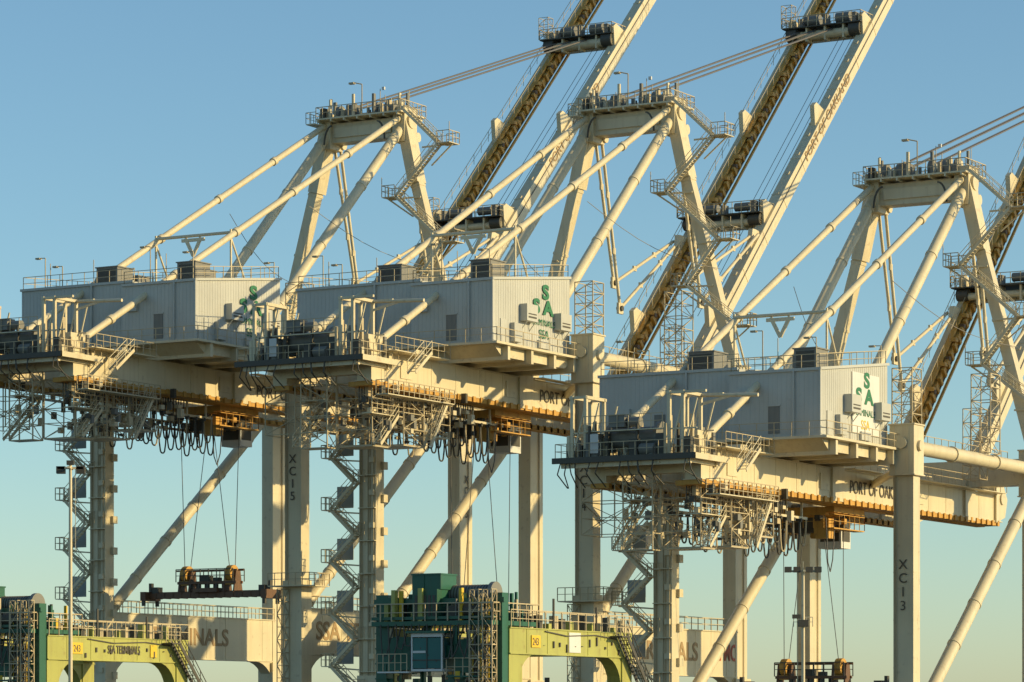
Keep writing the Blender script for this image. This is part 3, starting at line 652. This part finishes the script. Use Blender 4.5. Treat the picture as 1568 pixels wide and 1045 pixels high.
# ------------------------------------------------------------ light masts
def mast(x,y,h,kind):
    e = bpy.data.objects.new('light_mast', None); scene.collection.objects.link(e); e.location=(x,y,0)
    b=B(); d=B()
    b.pipe((0,0,0.6),(0,0,h),.2,12,.11)
    b.cbox((0,0,.3),(1.2,1.2,.6))
    if kind==0:
        b.box((-.1,-.9,h-.3),(.1,.9,h-.15)); b.box((-.9,-.1,h-.3),(.9,.1,h-.15))
        for v in (-.7,.7): d.box((v-.3,-.5,h-.6),(v+.3,.1,h-.1))
        d.cbox((0,0,h+.15),(.5,.5,.3)); b.pipe((.35,0,h-6),(.35,0,h-.3),.03,4)
    else:
        b.box((-1.2,-.08,h-.2),(1.2,.08,h-.05)); b.box((-.08,-1.0,h-.2),(.08,1.0,h-.05))
        for u in (-1.1,-.45,.45,1.1): d.box((u-.24,-.4,h-.2),(u+.24,.25,h+.2)) 
        d.box((-.35,-.3,h-4.2),(.35,.3,h-3.7)); d.box((-.8,-.1,h-3.6),(-.2,.1,h-3.3)); b.pipe((0,0,h),(0,0,h+.6),.04,4)
        b.pipe((-.4,0,h-9),(-.4,0,h-.2),.03,4); b.rail([(-.7,.0,h-4.2),(.7,.0,h-4.2)],h=.7,sp=.4)
    link('pole',b.mesh('mast_pole'),M['cream'],e); link('lamp_heads',d.mesh('mast_heads'),M['dark'],e)
mast(-31.1,230,32.3,0); mast(21.4,240,25.4,1)

# ------------------------------------------------------------ ground, quay, water
gr = root('ground', 0, 294, 0)
b = B(); b.add([(-5000,-5000,0),(35,-5000,0),(35,5000,0),(-5000,5000,0)],[(0,1,2,3)]); link('asphalt_sheet', b.mesh('asphalt_sheet'), M['asphalt'], gr)
b = B(); b.box((35,-1200,-4),(36.5,1200,.12)); link('quay_cope', b.mesh('quay_cope'), M['concrete'], gr)
b = B()
for u in (0,G):
    for q in (-.25,.25): b.box((u+q-.06,-400,.004),(u+q+.06,400,.03))
link('crane_rails', b.mesh('crane_rails'), M['grey'], gr)
b = B()
for u in (-95,-75,-60,8,16): b.box((u,-300,.004),(u+.2,300,.008))
link('lane_markings', b.mesh('lane_markings'), M['white'], gr)
wa = root('water', 0, 294, 0)
b = B(); b.add([(36.5,-5000,-3),(9000,-5000,-3),(9000,5000,-3),(36.5,5000,-3)],[(0,1,2,3)]); link('water_sheet', b.mesh('water_sheet'), M['water'], wa)

# ------------------------------------------------------------ light
el = math.radians(17); S = Vector((0.98,-0.2,0)).normalized()*math.cos(el)+Vector((0,0,math.sin(el)))
sl = bpy.data.lights.new('sun','SUN'); sl.energy = 5.0; sl.angle = math.radians(.5); sl.color = (1.0,0.78,0.40)
so = bpy.data.objects.new('sun', sl); scene.collection.objects.link(so); so.rotation_euler = S.to_track_quat('Z','Y').to_euler(); so.location=(60,-60,80)
w = bpy.data.worlds.new('World'); scene.world = w; w.use_nodes = True
nt = w.node_tree; bg = nt.nodes['Background']
sky = nt.nodes.new('ShaderNodeTexSky'); sky.sky_type = 'NISHITA'; sky.sun_disc = False
sky.sun_elevation = el; sky.sun_rotation = math.atan2(S.x, S.y)
sky.air_density = 1.0; sky.dust_density = 0.35; sky.ozone_density = 4.3; sky.altitude = 0
mx = nt.nodes.new('ShaderNodeMixRGB'); mx.blend_type = 'MULTIPLY'; mx.inputs['Fac'].default_value = 1.0; mx.inputs['Color2'].default_value = (1.12,1.13,0.98,1)
nt.links.new(sky.outputs['Color'], mx.inputs['Color1']); nt.links.new(mx.outputs['Color'], bg.inputs['Color']); bg.inputs['Strength'].default_value = 0.15

cam = bpy.data.cameras.new('camera'); co = bpy.data.objects.new('camera', cam); scene.collection.objects.link(co)
co.location = (0,0,14); co.rotation_euler = (math.pi/2,0,0)
cam.sensor_width = 36; cam.lens = 36*5000/1568; cam.shift_y = (1110-522.5)/1568
cam.clip_start = 1; cam.clip_end = 20000
scene.camera = co
